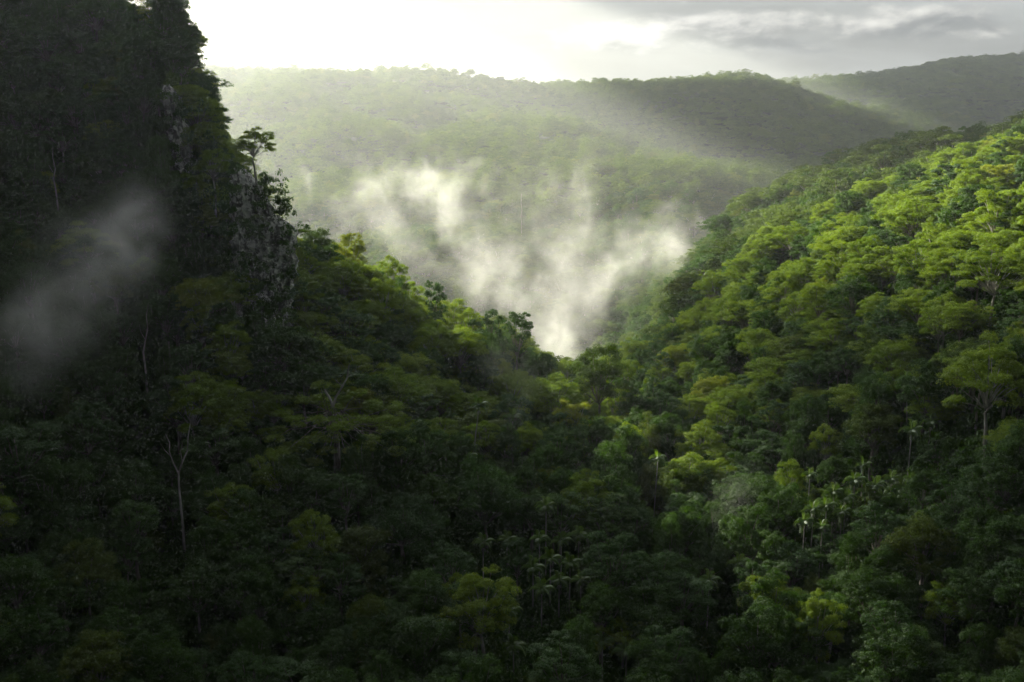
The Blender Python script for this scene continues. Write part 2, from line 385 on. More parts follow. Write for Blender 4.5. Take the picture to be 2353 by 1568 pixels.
pcol = bpy.data.collections.new('forest_sources')      # not linked to the scene
proto_idx = {}
def add_source(key, V, Q, T, M, mats):
    i = len(proto_idx.setdefault('_all', []))
    o = bpy.data.objects.new('s%03d' % i, mesh_np('forest_tree', V, [Q], mats, T, M)); pcol.objects.link(o)
    proto_idx['_all'].append(o); proto_idx.setdefault(key, []).append(i)
for lod in (0, 1, 2):
    for ki, k in enumerate(LODK):
        if lod == 2 and k in ('dome',): continue
        for s in range((2, 3, 4)[lod]):
            (V, Q, T), (Vt, Qt) = make_tree(k, 1000 + 100 * ki + s + 17 * lod, lod)
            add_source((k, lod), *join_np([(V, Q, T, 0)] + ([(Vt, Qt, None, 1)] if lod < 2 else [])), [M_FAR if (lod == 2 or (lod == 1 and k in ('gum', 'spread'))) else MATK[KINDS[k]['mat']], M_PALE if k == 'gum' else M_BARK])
rng = np.random.default_rng(77)
for s in range(4):        # low bushes and vine tangles
    lob = [(rng.normal() * 1.6, rng.normal() * 1.6, rng.uniform(.3, 1.8), rng.uniform(.8, 1.4)) for _ in range(6)]
    V, Q, T = crown_np(rng, lob, .8, 6, .7, .7, 26, .42, .3, droop=.4)
    add_source(('bush', 0), *join_np([(V, Q, T, 0)]), [M_LEAFC if s % 2 else M_LEAF])

# ------------------------------------------------------------------ where trees stand
rng = np.random.default_rng(5)
def scatter(y0, y1, s, amax):
    xs, ys = [], []
    y = y0
    while y < y1:
        hw = amax * (y + 60) + 20
        x = np.arange(-hw, hw, s); xs.append(x + rng.uniform(-.42, .42, len(x)) * s); ys.append(y + rng.uniform(-.42, .42, len(x)) * s)
        y += s * .92
    return np.concatenate(xs), np.concatenate(ys)
SX, SY, SK, SS, SL = [], [], [], [], []
KP = {'near': (['round', 'gum', 'spread', 'column', 'ragged', 'open', 'dome'], [.25, .2, .17, .12, .18, .05, .03])}
def zone_probs(u, v):  # dark leaves weighted to the foreground as shade, lighter gums to the spur as light
    if u > 1500 and v < 950: return [.30, .36, .17, .02, .14, .01, .0]
    if v > 1120 or u < 420: return [.40, .0, .03, .24, .28, .0, .05]
    if u < 1400 and v < 1000: return [.22, .34, .18, .05, .18, .01, .02]
    return [.30, .07, .10, .22, .25, .01, .05]
bands = [(120, 460, 6.7, .60, 0), (460, 1150, 8.8, .60, 1), (1150, 2900, 12.0, .60, 2), (2900, 4300, 15.0, .60, 2)]
allp = []
for y0, y1, s, am, lod in bands:
    x, y = scatter(y0, y1, s, am); z = ground(x, y)
    ok = np.zeros(len(x), bool)
    for ox in (-45, -20, 0, 20, 45): ok |= visible(x, y, z + 18, np.full(len(x), 14.0), ox)
    x, y, z = x[ok], y[ok], z[ok]
    allp.append((x, y, z, np.full(len(x), lod)))
x, y = scatter(230, 460, 5.2, .60); z = ground(x, y)          # steep faces carry trees closer together in plan
g_ = np.hypot(ground(x + 2, y) - z, ground(x, y + 2) - z) / 2
ok = (x < -45) & (g_ > 1.0) & visible(x, y, z + 18, np.full(len(x), 14.0)); x, y, z = x[ok], y[ok], z[ok]
allp.append((x, y, z, np.zeros(len(x))))
FX, FY, FZ, FL = [np.concatenate([a[i] for a in allp]) for i in range(4)]
print('forest trees', len(FX), [len(a[0]) for a in allp])

# ---- landmark trees are placed first; ordinary trees keep clear of them
def branchy(rng, base, top, r0, n_br, L, fork=.35, bend=.8, depth=2):
    """bare branching tree: list of (path, radii)"""
    out = []
    p = wob(rng, base, top, 9, .12); out.append((p, np.linspace(r0, r0 * .25, 9)))
    for k in range(n_br):
        t = fork + (1 - fork) * (k + .5) / n_br; i = t * 8; i0 = int(min(7, i)); q = p[i0] + (p[i0 + 1] - p[i0]) * (i - i0)
        a = k * 2.4 + rng.uniform(-.5, .5); l = L * (1.15 - t) * rng.uniform(.8, 1.3)
        e = q + np.array([math.cos(a) * l * .75, math.sin(a) * l * .75, l * rng.uniform(.5, 1.1)])
        out.append((wob(rng, q, e, 7, .13, -.2), np.linspace(r0 * .42, r0 * .08, 7)))
        if depth > 1:
            for j in range(3):
                m = q + (e - q) * rng.uniform(.4, .95); f = m + np.array([rng.normal() * .3 * l, rng.normal() * .3 * l, rng.uniform(.15, .4) * l])
                out.append((wob(rng, m, f, 5, .08), np.linspace(r0 * .14, r0 * .03, 5)))
    return out
def tubes_mesh(name, tubes, mat, sides=6):
    V, Q, T, _ = join_np([(*tube_np(p, r, sides), None, 0) for p, r in tubes])
    return mesh_np(name, V, [Q], [mat], smooth=True)
taken = []
# kind, variant, u, v of the top, distance, width scale, height in metres (0: down to the ground), radius kept clear, label, name
LM = [
 ('open', 0, 1190, 703, 384, 1.05, 0, 9, 'airy dark tree standing alone against the white mist at the end of the left spur', 'skyline_tree'),
 ('open', 1, 1128, 705, 380, .8, 0, 4, 'small thin dark tree against the mist, just left of the airy lone tree', 'skyline_tree'),
 ('open', 1, 1000, 640, 386, .85, 0, 4, 'wispy two-headed tree on the crest of the left spur below the mist', 'skyline_tree'),
 ('gum', 1, 900, 585, 380, 1.05, 0, 5, 'drooping gum on the spur crest where the left valley mist begins', 'skyline_tree'),
 ('gum', 2, 800, 525, 362, 1.0, 0, 5, 'tall gum standing highest on the crest right of the rock pinnacle', 'skyline_tree'),
 ('dome', 0, 1112, 1068, 236, 1.22, 0, 8, 'large smooth bright-topped dome tree below the leaning palm', 'domed_tree'),
 ('column', 0, 985, 1310, 196, 1.25, 0, 4, 'vine-draped column tree with bright tip low in the middle of the dark foreground', 'vine_clad_tree'),
 ('column', 1, 962, 1392, 184, 1.5, 0, 5, 'thick vine-draped column tree just below another with a bright tip', 'vine_clad_tree'),
 ('column', 0, 1402, 1005, 262, 1.45, 0, 4, 'squat bell-shaped tree hung with vines in the middle of the valley floor', 'vine_clad_tree'),
 ('column', 1, 1445, 955, 280, 1.1, 0, 3, 'slender vine tower just behind the squat bell-shaped tree', 'vine_clad_tree'),
 ('dome', 1, 930, 1145, 222, 1.25, 0, 6, 'tall dark vine-covered dome left of the smooth bright-topped dome tree', 'domed_tree'),
 ('column', 1, 830, 1190, 214, 1.3, 0, 4, 'dark rounded vine tower in front of the great spreading tree', 'vine_clad_tree'),
 ('column', 0, 2012, 850, 262, 1.3, 0, 4, 'olive brown-tipped tree hung with vines at the gully edge on the right slope', 'vine_clad_tree'),
 ('gum', 0, 2285, 770, 222, 1.45, 0, 7, 'large bright lime green gum at the right edge, halfway down the slope', 'gum_tree'),
 ('gum', 1, 2290, 560, 275, 1.5, 0, 7, 'tall sunlit gum with long pale trunk and limbs near the right edge', 'gum_tree'),
 ('gum', 2, 2060, 560, 335, 1.35, 0, 6, 'broad sunlit gum in the brightest part of the right slope', 'gum_tree'),
 ('spread', 0, 1640, 622, 450, 1.15, 0, 6, 'neat umbrella-topped tree at the foot of the right slope beside the mist', 'spreading_tree'),
 ('round', 1, 1375, 795, 345, 1.7, 0, 8, 'large airy round tree directly below the densest white mist', 'broadleaf_tree'),
 ('round', 0, 1240, 808, 352, 1.05, 0, 5, 'round lumpy tree left of the large airy round one below the mist', 'broadleaf_tree'),
 ('gum', 0, 2332, 272, 505, 1.0, 0, 5, 'highest tree on the right ridge line, at the right edge', 'gum_tree'),
 ('spread', 1, 1820, 512, 432, 1.25, 0, 6, 'bright flat-topped tree at the upper left end of the sunlit slope', 'spreading_tree'),
 ('spread', 2, 1090, 900, 305, 1.5, 0, 6, 'broad dark spreading tree on the spur above the leaning palm', 'spreading_tree'),
]
def place_landmarks():
    for kind, var, u, v, Y, s, h, r, lab, nm in LM:
        x, y, zt = pix(u, v, Y); z = float(ground(x, y)[0]) - .5
        k = KINDS[kind]; top = k['zc'] + k['H'] * 1.05 + k['lr'] * .6
        taken.append((x, y, r)); taken.append((x * .95, y * .95, r * .6))
        place_tree(kind, var, x, y, z, s, (zt - z) / top, var * 1.7 + u, lab, name=nm)

kinds = []
Uv = [unpix(a, b, c + 15) for a, b, c in zip(FX, FY, FZ)]
for i in range(len(FX)):
    kinds.append(LODK[int(rng.choice(7, p=zone_probs(*Uv[i])))])
names_by = {'round': 'broadleaf_tree', 'gum': 'gum_tree', 'spread': 'spreading_tree', 'column': 'vine_clad_tree', 'ragged': 'rainforest_tree', 'open': 'open_crowned_tree', 'dome': 'domed_tree'}
desc_by = {'round': 'rounded deep green tree', 'gum': 'loose yellow-green gum', 'spread': 'flat-topped light green tree', 'column': 'narrow vine-draped tree', 'ragged': 'tall ragged green tree', 'open': 'thin open-crowned tree', 'dome': 'wide dome-shaped tree'}

scl = rng.uniform(.64, 1.2, len(FX)) * np.where(rng.random(len(FX)) < .07, 1.25, 1); rot = rng.uniform(0, 6.283, len(FX))
zs = scl ** .5 * rng.uniform(.70, 1.32, len(FX))
# the trees that show largest: inside the picture and in front of nothing
Ua = np.array(Uv)
inside = (Ua[:, 0] > -20) & (Ua[:, 0] < 2373) & (Ua[:, 1] > -30) & (Ua[:, 1] < 1640) & (FL == 0)
vis2 = visible(FX, FY, FZ + 17 * zs, np.zeros(len(FX)))
dist = np.sqrt(FX ** 2 + FY ** 2)
score = np.where(inside & vis2, scl * 15 / dist, 0)
ordr = np.argsort(-score)[:258]
indiv = np.zeros(len(FX), bool); indiv[ordr] = True

def place_tree(kind, var, x, y, z, s, sz, r, label, cat='tree', group='forest trees covering the slopes', name=None):
    cm, tm = PROTO[kind][var % len(PROTO[kind])]
    root = bpy.data.objects.new(name or names_by[kind], None); COL.objects.link(root); root.empty_display_size = .5
    root.location = (x, y, z); root.rotation_euler = (0, 0, r); root.scale = (s, s, sz)
    tag(root, label, cat, group)
    link('crown', cm, root); link('trunk', tm, root)
    return root
place_landmarks()

# the great spreading tree with bare upper limbs, the most prominent one
def giant():
    rng = np.random.default_rng(31)
    x, y, zt = pix(765, 868, 246); z = float(ground(x, y)[0]) - 1; H = zt - z
    root = link('great_tree', None); root.location = (x, y, z); root.empty_display_size = 1
    tag(root, 'great spreading tree with silvery leaf layers and bare pale upper limbs, in the dark foreground', 'tree', 'forest trees covering the slopes')
    lob = []
    for (du, dv, dy, r) in [(-25, 10, 0, 1.7), (-20, 40, 2, 2.4), (-70, 45, 1, 1.9), (-110, 75, 0, 2.0), (-60, 90, -3, 2.6), (-120, 115, -2, 1.9), (-150, 120, 1, 1.6), (-90, 150, -3, 2.2),
            (60, 30, 2, 1.9), (95, 55, 0, 1.8), (20, 90, -4, 2.6), (60, 85, -1, 2.3), (100, 95, -2, 2.2), (130, 115, -1, 2.0), (165, 118, 0, 1.8), (195, 128, 1, 1.4), (10, 130, -5, 2.3), (80, 145, -4, 2.1), (130, 165, -3, 1.7), (-30, 130, -5, 2.2), (-40, 190, -4, 1.6), (50, 205, -4, 1.4), (-110, 190, -2, 1.5), (150, 60, 5, 1.9), (-140, 60, 5, 1.9), (0, 60, 6, 2.5)]:
        a, b, c = pix(760 + du, 868 + dv, 246 + dy); lob.append((a - x, b - y, c - z - r * .4, r))
    for k in range(16):
        a, b, c = pix(760 - 130 + 20 * k, 868 + 118 + 40 * math.sin(k * 2.3) + (abs(k - 7.5) * 2), 246 - 6 - 3 * (k % 3)); lob.append((a - x, b - y, c - z - 1, 1.9))
    V, Q, T = crown_np(rng, lob, .5, 16, .95, .42, 95, .28, .4, droop=.15)
    link('crown', mesh_np('great_crown', V, [Q], [M_LEAF2], T), root)
    fork = np.array([0, 0, H * .60]); tb = [(wob(rng, (.2, 0, -3), fork, 9, .12), np.linspace(1.0, .55, 9))]
    for l in lob:
        m = fork + np.array([l[0] * .12, l[1] * .12, rng.uniform(-2, 3)])
        tb.append((wob(rng, m, l[:3], 8, .22, -.3), np.linspace(.15, .04, 8)))
    link('trunk', tubes_mesh('great_trunk', tb, M_BARK, 8), root)
    def P3(u, v, Y=246):
        a, b, c = pix(u, v, Y); return (a - x, b - y, c - z)
    d1 = [(np.array([P3(765, 935), P3(758, 915), P3(748, 900), P3(743, 888)]), [.34, .30, .24, .1])]
    d2 = [(np.array([P3(765, 935), P3(772, 912), P3(787, 888), P3(798, 868), P3(800, 850), P3(803, 836)]), [.34, .26, .2, .18, .15, .06]), (np.array([P3(787, 888), P3(776, 878), P3(770, 872)]), [.1, .06, .03]), (np.array([P3(798, 866), P3(808, 860)]), [.07, .03])]
    link('bare_limb', tubes_mesh('bare_limb', d1, M_PALE), root); link('bare_limb', tubes_mesh('bare_limb', d2, M_PALE), root)
    taken.append((x, y, 10)); taken.append((x + 9, y, 7)); taken.append((x - 9, y, 7)); taken.append((x, y - 12, 5))
giant()

# bare and dead trees
def dead_tree(u, v, Y, h, spec, label, r=1.5, sc=1.0):
    x, y, _ = pix(u, v, Y); z = float(ground(x, y)[0]) - 1
    root = link('dead_tree', None); root.location = (x, y, z)
    tag(root, label, 'dead tree', 'bare pale trees among the green')
    zt = pix(u, v, Y)[2] - z; lift = np.array([0, 0, zt - h])
    tb = [(np.array([(0, 0, -2), lift * .5 + (.2, .1, 0), lift]), np.array([.34, .28, .22]) * sc)]
    link('trunk', tubes_mesh('dead_trunk', tb, M_PALE), root)
    for path, r0 in spec:
        p = np.array([(a, 0.25 * a, b) for a, b in path], float) + lift
        link('branch', tubes_mesh('dead_branch', [(p, np.linspace(r0, r0 * .3, len(p)) * sc)], M_PALE), root)
    taken.append((x, y, r)); taken.append((x * .97, y * .97, 2.5)); taken.append((x * .93, y * .93, 2.5))
dead_tree(400, 965, 222, 15, [([(0, 0), (.1, 3), (-.8, 5.5), (-1.4, 8), (-1.2, 10), (-1.9, 12)], .22), ([(.1, 3), (1, 5.5), (2.2, 8), (2.5, 11), (3.3, 14.5)], .2), ([(-1.2, 7), (-2.3, 8.5), (-3, 10)], .09), ([(1, 5.5), (.8, 8), (1.4, 10)], .09)],
          'bare forked pale tree in the black shade low on the left slope')
dead_tree(320, 690, 262, 13, [([(0, 0), (.7, 3), (1.4, 6), (1.3, 9), (2, 12)], .2), ([(.7, 3), (-.2, 5), (-.4, 7)], .08)], 'crooked pale leaning trunk in the shaded forest below the drifting left mist')
dead_tree(118, 330, 315, 13, [([(0, 0), (-.3, 3), (.4, 6), (0, 9), (.3, 12)], .24), ([(-.3, 5), (-1.2, 7)], .08)], 'curved bare trunk glimpsed high on the dark left slope')
dead_tree(1198, 440, 1000, 24, [([(0, 0), (.4, 8), (-.3, 14), (.3, 22)], .5)], 'thin white dead trunk rising from the misty forest in the valley centre', sc=1.3)

# palms
def frond_mesh(seed, L=2.7, droop=1.5, lift=1.0):
    rng = np.random.default_rng(seed); n = 12
    t = np.linspace(0, 1, n); px_ = L * (t - .18 * t ** 3); pz = lift * np.sin(t * 1.7) * 1.0 - droop * t ** 2.4
    path = np.stack([px_, np.zeros(n), pz], 1)
    V, Q = tube_np(path, np.linspace(.045, .012, n), 4); parts = [(V, Q, None, 0)]
    vs, qs, ts = [], [], []; k = 0
    for i in range(30):
        tt = .12 + .88 * i / 29; p = np.array([np.interp(tt, t, path[:, j]) for j in range(3)])
        l = .85 * math.sin(min(1, tt * 1.15 + .12) * math.pi * .86) + .18
        for sgn in (-1, 1):
            e = p + np.array([.35 * l, sgn * l * .75, -.45 * l + rng.normal() * .06]); w = np.array([.055, 0, .0])
            m = (p + e) / 2 + np.array([0, 0, .12 * l])
            vs += [p - w, p + w, m + w * 1.2, m - w * 1.2, e]; qs += [(k, k + 1, k + 2, k + 3), (k + 3, k + 2, k + 4, k + 4)]; ts += [rng.uniform(0, 1)] * 5; k += 5
    vs = np.array(vs); q4 = np.array([q for q in qs if q[2] != q[3]]); 
    q4 = np.concatenate([q4, np.array([(a, b, c, c - 2) for a, b, c, d in qs if c == d])[:0].reshape(0, 4)]) if False else q4
    tri = np.array([(a, b, c) for a, b, c, d in qs if c == d])
    V2 = np.concatenate([V, vs]); T2 = np.concatenate([np.full(len(V), .5), ts])
    return mesh_np('frond', V2, [Q, q4 + len(V), tri + len(V)], [M_PALM], T2)
FR = [frond_mesh(1), frond_mesh(2, 2.5, 2.2, .9), frond_mesh(3, 2.3, .6, 1.5)]
def lathe_mesh(name, prof, mat, sides=8):
    return tubes_mesh(name, [(np.array([(0, 0, z) for r, z in prof]), np.array([r for r, z in prof]))], mat, sides)
SHAFT = lathe_mesh('crown_shaft', [(.13, -1.1), (.17, -.8), (.14, -.2), (.06, .15)], M_PALM)
STALK = tubes_mesh('flower_stalk', [(np.array([(0, 0, -1.1), (math.cos(a) * .3, math.sin(a) * .3, -1.35), (math.cos(a) * .45, math.sin(a) * .45, -1.9)]), [.03, .05, .02]) for a in np.linspace(0, 6, 9)], M_PALE, 4)
def palm(u, v, Y, label, group='palms among the trees', lean=(0, 0), s=1.0, seed=0, flower=False, clear=2.0):
    rng = np.random.default_rng(seed + 900)
    x, y, zt = pix(u, v - 8, Y); zt -= 1.0 * s
    bx_, by_ = x - lean[0], y - lean[1]; z = float(ground(bx_, by_)[0]) - .5
    root = link('palm_tree', None); root.location = (bx_, by_, z); root.scale = (s, s, s); tag(root, label, 'palm', group)
    top = np.array([lean[0], lean[1], zt - z]) / s
    tr = np.array([(0, 0, -1), top * .35 * (1, 1, 1) + (lean[0] * -.05, 0, 0), top * .7 + (lean[0] * -.03, 0, 0), top - (0, 0, 1.0)])
    link('trunk', tubes_mesh('palm_trunk', [(tr, [.18, .13, .115, .11])], M_PALE, 7), root)
    c = link('crown_shaft', SHAFT, root); c.location = top
    if flower:
        f = link('flower_stalk', STALK, root); f.location = top
    nf = 11
    for k in range(nf):
        a = k * 2.39996 + rng.uniform(-.2, .2); f = link('frond', FR[2] if k > 8 else FR[k % 2], root); f.location = top
        f.rotation_euler = (0, (-.75 if k > 8 else (-.25 + .5 * (k / 9))) + rng.uniform(-.12, .12), a); q = rng.uniform(.85, 1.15); f.scale = (q, q, q)
    taken.append((bx_, by_, clear))
    for q_ in ((.965, .93, .90) if clear > 1 else (.97,)): taken.append((x * q_, y * q_, clear * .55))
PL = [
 (1100, 930, 262, 'leaning palm with a pale bent trunk standing clear in front of dark foliage', (2.6, 0), 1.15, True),
 (1024, 1015, 262, 'palm with upright spiky fronds left of the leaning palm, on the slope below it', (0, 0), 1.35, False),
 (1075, 1045, 255, 'bushy palm between the leaning palm and the smooth dome tree', (0, 0), 1.1, False),
 (1032, 955, 285, 'half-hidden palm above and left of the leaning palm', (0, 0), 1.0, False),
 (1178, 955, 292, 'misty pale palm right of the leaning palm', (0, 0), 1.3, False),
 (1200, 1010, 285, 'lower one of two pale palms right of the leaning palm', (0, 0), 1.0, False),
 (2084, 868, 262, 'slender tall palm with a thin pale trunk in the dark gully on the right slope', (-1.3, 0), 1.1, True),
 (2140, 968, 240, 'palm with hanging flower stalks at the top corner of the right gully', (0, 0), 1.05, True),
 (2096, 985, 236, 'palm left of the one with hanging flower stalks, right gully', (0, 0), 1.15, False),
 (1512, 1052, 262, 'small palm with leaning pale stem in the valley right of the squat bell-shaped tree', (.8, 0), .95, False),
 (1862, 1090, 250, 'small star-shaped palm half way up the dark right gully', (0, 0), .95, False),
 (1985, 1068, 240, 'star-shaped palm alone in the dark right gully', (0, 0), .9, False),
 (1255, 1160, 226, 'palm with drooping fronds right of the smooth dome tree', (0, 0), 1.1, False),
]
rs = np.random.default_rng(8)
for k, (u, v) in enumerate([(2050, 1098), (2012, 1112), (1990, 1128), (1965, 1100), (2075, 1118), (2030, 1140), (1945, 1140), (1918, 1128), (2095, 1100), (1900, 1160), (1870, 1168), (1850, 1195), (1935, 1175), (1890, 1210), (2060, 1155)]):
    PL.append((u, v, 232 - (v - 1100) * .12, '%s palm, %s from the left in the palm cluster on the right slope' % (('bright', 'shorter', 'taller', 'broad-fronded')[k % 4], 'x'), (0, 0), .95 + .25 * rs.random(), k % 5 == 0))
for k, (u, v) in enumerate([(1240, 1235), (1290, 1240), (1330, 1228), (1265, 1280), (1310, 1290), (1225, 1300), (1285, 1330), (1335, 1330), (1245, 1350), (1165, 1238), (1110, 1245), (1170, 1400), (1385, 1470), (1440, 1490), (1630, 1330), (1700, 1290), (1180, 1480)]):
    PL.append((u, v, 222 - (v - 1230) * .13, '%s palm, %s from the left in the dark lower middle of the valley' % (('drooping', 'dim', 'slender', 'broad-fronded')[k % 4], 'y'), (0, 0), 1.0 + .2 * rs.random(), k % 4 == 2))
ORD = ['first', 'second', 'third', 'fourth', 'fifth', 'sixth', 'seventh', 'eighth', 'ninth', 'tenth', 'eleventh', 'twelfth', 'thirteenth', 'fourteenth', 'fifteenth', 'sixteenth', 'seventeenth', 'eighteenth', 'nineteenth', 'twentieth', 'twenty-first', 'twenty-second', 'twenty-third', 'twenty-fourth', 'twenty-fifth']
for mark, group in (('x', 'palm cluster on the right slope'), ('y', 'palms in the dark lower middle of the valley')):
    sel = sorted([i for i, p in enumerate(PL) if (', %s from' % mark) in p[3]], key=lambda i: PL[i][0])
    for n_, i in enumerate(sel):
        p = list(PL[i]); p[3] = p[3].replace(', %s from' % mark, ', %s from' % ORD[n_]); p.append(group); PL[i] = tuple(p)
for k, p in enumerate(PL):
    palm(p[0], p[1], p[2], p[3], p[7] if len(p) > 7 else 'palms among the trees', lean=p[4], s=p[5], seed=k, flower=p[6], clear=-1.6 if (len(p) > 7 and 'right slope' in p[7]) else 2.2)

# ---- rock crags
def fbm(x, y, z, s, seed):
    return vnoise(x + z * .73, y + z * 1.31, s, seed) + .5 * vnoise(x * 1.7 - z, y * 1.7 + z * .6, s * .8, seed + 1) + .35 * vnoise(x + z * 2.1, y - z * 1.9, s * .35, seed + 2)
def crag(name, secs, Yd, depth, seed, label):
    """secs: (u centre, v, width px) from top to bottom; a craggy buttress facing the camera"""
    n_r, n_a = 90, 84; vv = np.linspace(0, 1, n_r)
    us = np.array([q[0] for q in secs], float); vs = np.array([q[1] for q in secs], float); ws = np.array([q[2] for q in secs], float); ts = np.linspace(0, 1, len(secs))
    V = []; c0 = np.array(pix(us[-1], vs[-1], Yd)); k = Yd / F * 1.03
    for t in vv:
        u, v, w = np.interp(t, ts, us), np.interp(t, ts, vs), np.interp(t, ts, ws)
        c = np.array(pix(u, v, Yd + depth * .5 - t * depth * .3)); a = np.arange(n_a) / n_a * 2 * math.pi
        e = 2.0 / 3.2; ca, sa = np.cos(a), np.sin(a)
        X = c[0] + np.sign(ca) * np.abs(ca) ** e * w * .5 * k; Yy = c[1] + np.sign(sa) * np.abs(sa) ** e * depth * .5 * (.35 + .65 * min(1, w / ws.max())); Z = np.full(n_a, c[2])
        V.append(np.stack([X, Yy, Z], 1))
    V = np.array(V); cen = V.mean(1, keepdims=True); d = V - cen; d[..., 2] = 0; dn = d / (np.linalg.norm(d, axis=2, keepdims=True) + 1e-6)
    x, y, z = V[..., 0].ravel(), V[..., 1].ravel(), V[..., 2].ravel()
    f = fbm(x, y, z * .35, 6, seed) * 1.5 + fbm(x, y, z, 2.6, seed + 7) * .8 + np.abs(fbm(x, y, z * .5, 1.3, seed + 9)) * .55 + .35 * fbm(x, y, z, .6, seed + 12)
    f = f.reshape(n_r, n_a, 1)
    V = V + dn * f * np.clip(vv * 8, .15, 1)[:, None, None]
    V[..., 2] += fbm(x, y, z, 3, seed + 20).reshape(n_r, n_a) * .5
    V = V.reshape(-1, 3); top = V[:n_a].mean(0) + (0, 0, .4); V = np.concatenate([V, [top]])
    i = (np.arange(n_r - 1)[:, None] * n_a + np.arange(n_a)[None]); j = (np.arange(n_r - 1)[:, None] * n_a + (np.arange(n_a)[None] + 1) % n_a)
    Q = np.stack([i, i + n_a, j + n_a, j], 2).reshape(-1, 4); tri = np.array([(len(V) - 1, q, (q + 1) % n_a) for q in range(n_a)])
    V = V - c0
    o = link(name, mesh_np(name, V, [Q, tri], [M_ROCK])); o.location = c0
    tag(o, label, 'rock', 'grey cliffs showing on the left spur'); return o
crag('rock_pinnacle', [(548, 390, 14), (556, 405, 34), (566, 430, 62), (578, 470, 84), (582, 520, 92), (590, 580, 100), (600, 680, 110), (610, 800, 110)], 300, 12, 3, 'grey rock pinnacle with the lone airy tree growing on top')
crag('rock_buttress', [(628, 500, 22), (634, 520, 46), (636, 560, 62), (634, 610, 66), (630, 660, 74), (632, 720, 70), (636, 800, 70)], 297, 10, 14, 'pale craggy rock buttress right of and below the pinnacle')
crag('rock_cliff', [(383, 195, 10), (390, 220, 24), (402, 270, 32), (416, 330, 34), (432, 390, 34), (440, 450, 40)], 322, 8, 27, 'narrow grey cliff strip high on the left slope under dark overhanging trees')
CRAG_PLANTS = [(545, 400, 291, 1.0), (612, 420, 303, 1.5), (625, 445, 302, 1.5), (640, 470, 300, 1.6), (655, 495, 299, 1.4), (528, 440, 292, 1.6), (520, 480, 291, 1.8), (515, 540, 290, 1.8), (560, 520, 291, 1.1), (575, 545, 290, .9), (600, 535, 290, 1.3), (525, 600, 287, 1.9), (560, 630, 285, 1.5), (545, 680, 283, 1.8), (600, 660, 286, 1.2), (590, 500, 291, .6), (600, 470, 293, .7), (660, 540, 299, 1.5), (670, 580, 299, 1.6), (672, 630, 298, 1.5),
 (668, 680, 294, 1.5), (610, 620, 287, .7), (620, 590, 290, .6), (640, 640, 289, .7), (600, 720, 284, 1.8), (650, 740, 286, 1.6), (570, 740, 282, 1.8), (375, 230, 318, 1.4), (380, 290, 318, 1.4), (392, 350, 316, 1.4), (408, 420, 314, 1.5), (430, 440, 314, 1.5), (425, 260, 320, 1.6), (440, 320, 320, 1.6), (455, 390, 318, 1.5), (400, 190, 320, 1.5), (645, 560, 290, .6), (630, 690, 288, 1.0)]
place_tree('gum', 1, *[float(q) for q in pix(590, 428, 302)], .92, .80, .6, 'lone airy tree with flat open crown growing on top of the rock pinnacle', name='crag_tree')
place_tree('gum', 2, *[float(q) for q in pix(495, 480, 305)], .8, .85, .6, 'dark gum just left of the rock pinnacle top', name='gum_tree')
# trees hugging the crags are kept off their faces
for u, v, Y in ((575, 560, 291), (590, 560, 283), (630, 590, 290), (570, 580, 296), (630, 560, 296), (405, 330, 318), (410, 340, 311), (395, 300, 325), (600, 580, 304)):
    q = pix(u, v, Y); taken.append((q[0], q[1], 3.5))

TK = np.array(taken)
dd = np.hypot(FX[:, None] - TK[None, :, 0], FY[:, None] - TK[None, :, 1])
CR = np.array([KINDS[k]['R'] for k in kinds]) * scl
clear = (dd > TK[None, :, 2] + CR[:, None] * .62).all(1)
kmul = {'column': 1.0}
ordr = np.array([i for i in np.argsort(-score) if clear[i] and score[i] > 0])[:262]
indiv = np.zeros(len(FX), bool); indiv[ordr] = True
# labels: look + place, counted along rows of each zone
def zone(u, v):
    if u < 560 and v < 420: return 'high on left mountainside'
    if u < 480 and v < 900: return 'on shaded left mountainside'
    if u < 700 and v < 900: return 'around the rock crags'
    if u < 600: return 'on black lower left slope'
    if u < 1330 and v < 870: return 'on the spur left of the mist'
    if u < 1000: return 'in the dark left foreground'
    if u < 1500 and v < 1150: return 'on valley floor below mist'
    if u < 1500: return 'in the dark lower middle'
    if v < 520 or (u < 1800 and v < 700): return 'along the right ridge'
    if v < 900: return 'on the sunlit right slope'
    if v < 1180: return 'around dark right gully'
    return 'on the lower right slope'
lab = {}
ordz = {}
for i in ordr:
    u, v = unpix(FX[i], FY[i], FZ[i] + 17 * zs[i]); ordz.setdefault((zone(u, v), int(v // 75)), []).append((u, i))
zr = {}
for (zn, row) in sorted(ordz): zr.setdefault(zn, []).append(row)
for (zn, row), L_ in ordz.items():
    rw = zr[zn].index(row); nrow = len(zr[zn])
    for n_, (u, i) in enumerate(sorted(L_)):
        lab[i] = '%s, %s from left, %s %s' % (desc_by[kinds[i]], ORD[min(n_, 24)], ('single row' if nrow == 1 else ('top row' if rw == 0 else ('bottom row' if rw == nrow - 1 else ORD[rw] + ' row'))), zn)
for n, i in enumerate(ordr):
    place_tree(kinds[i], n, FX[i], FY[i], FZ[i], scl[i], zs[i], rot[i], lab[i])

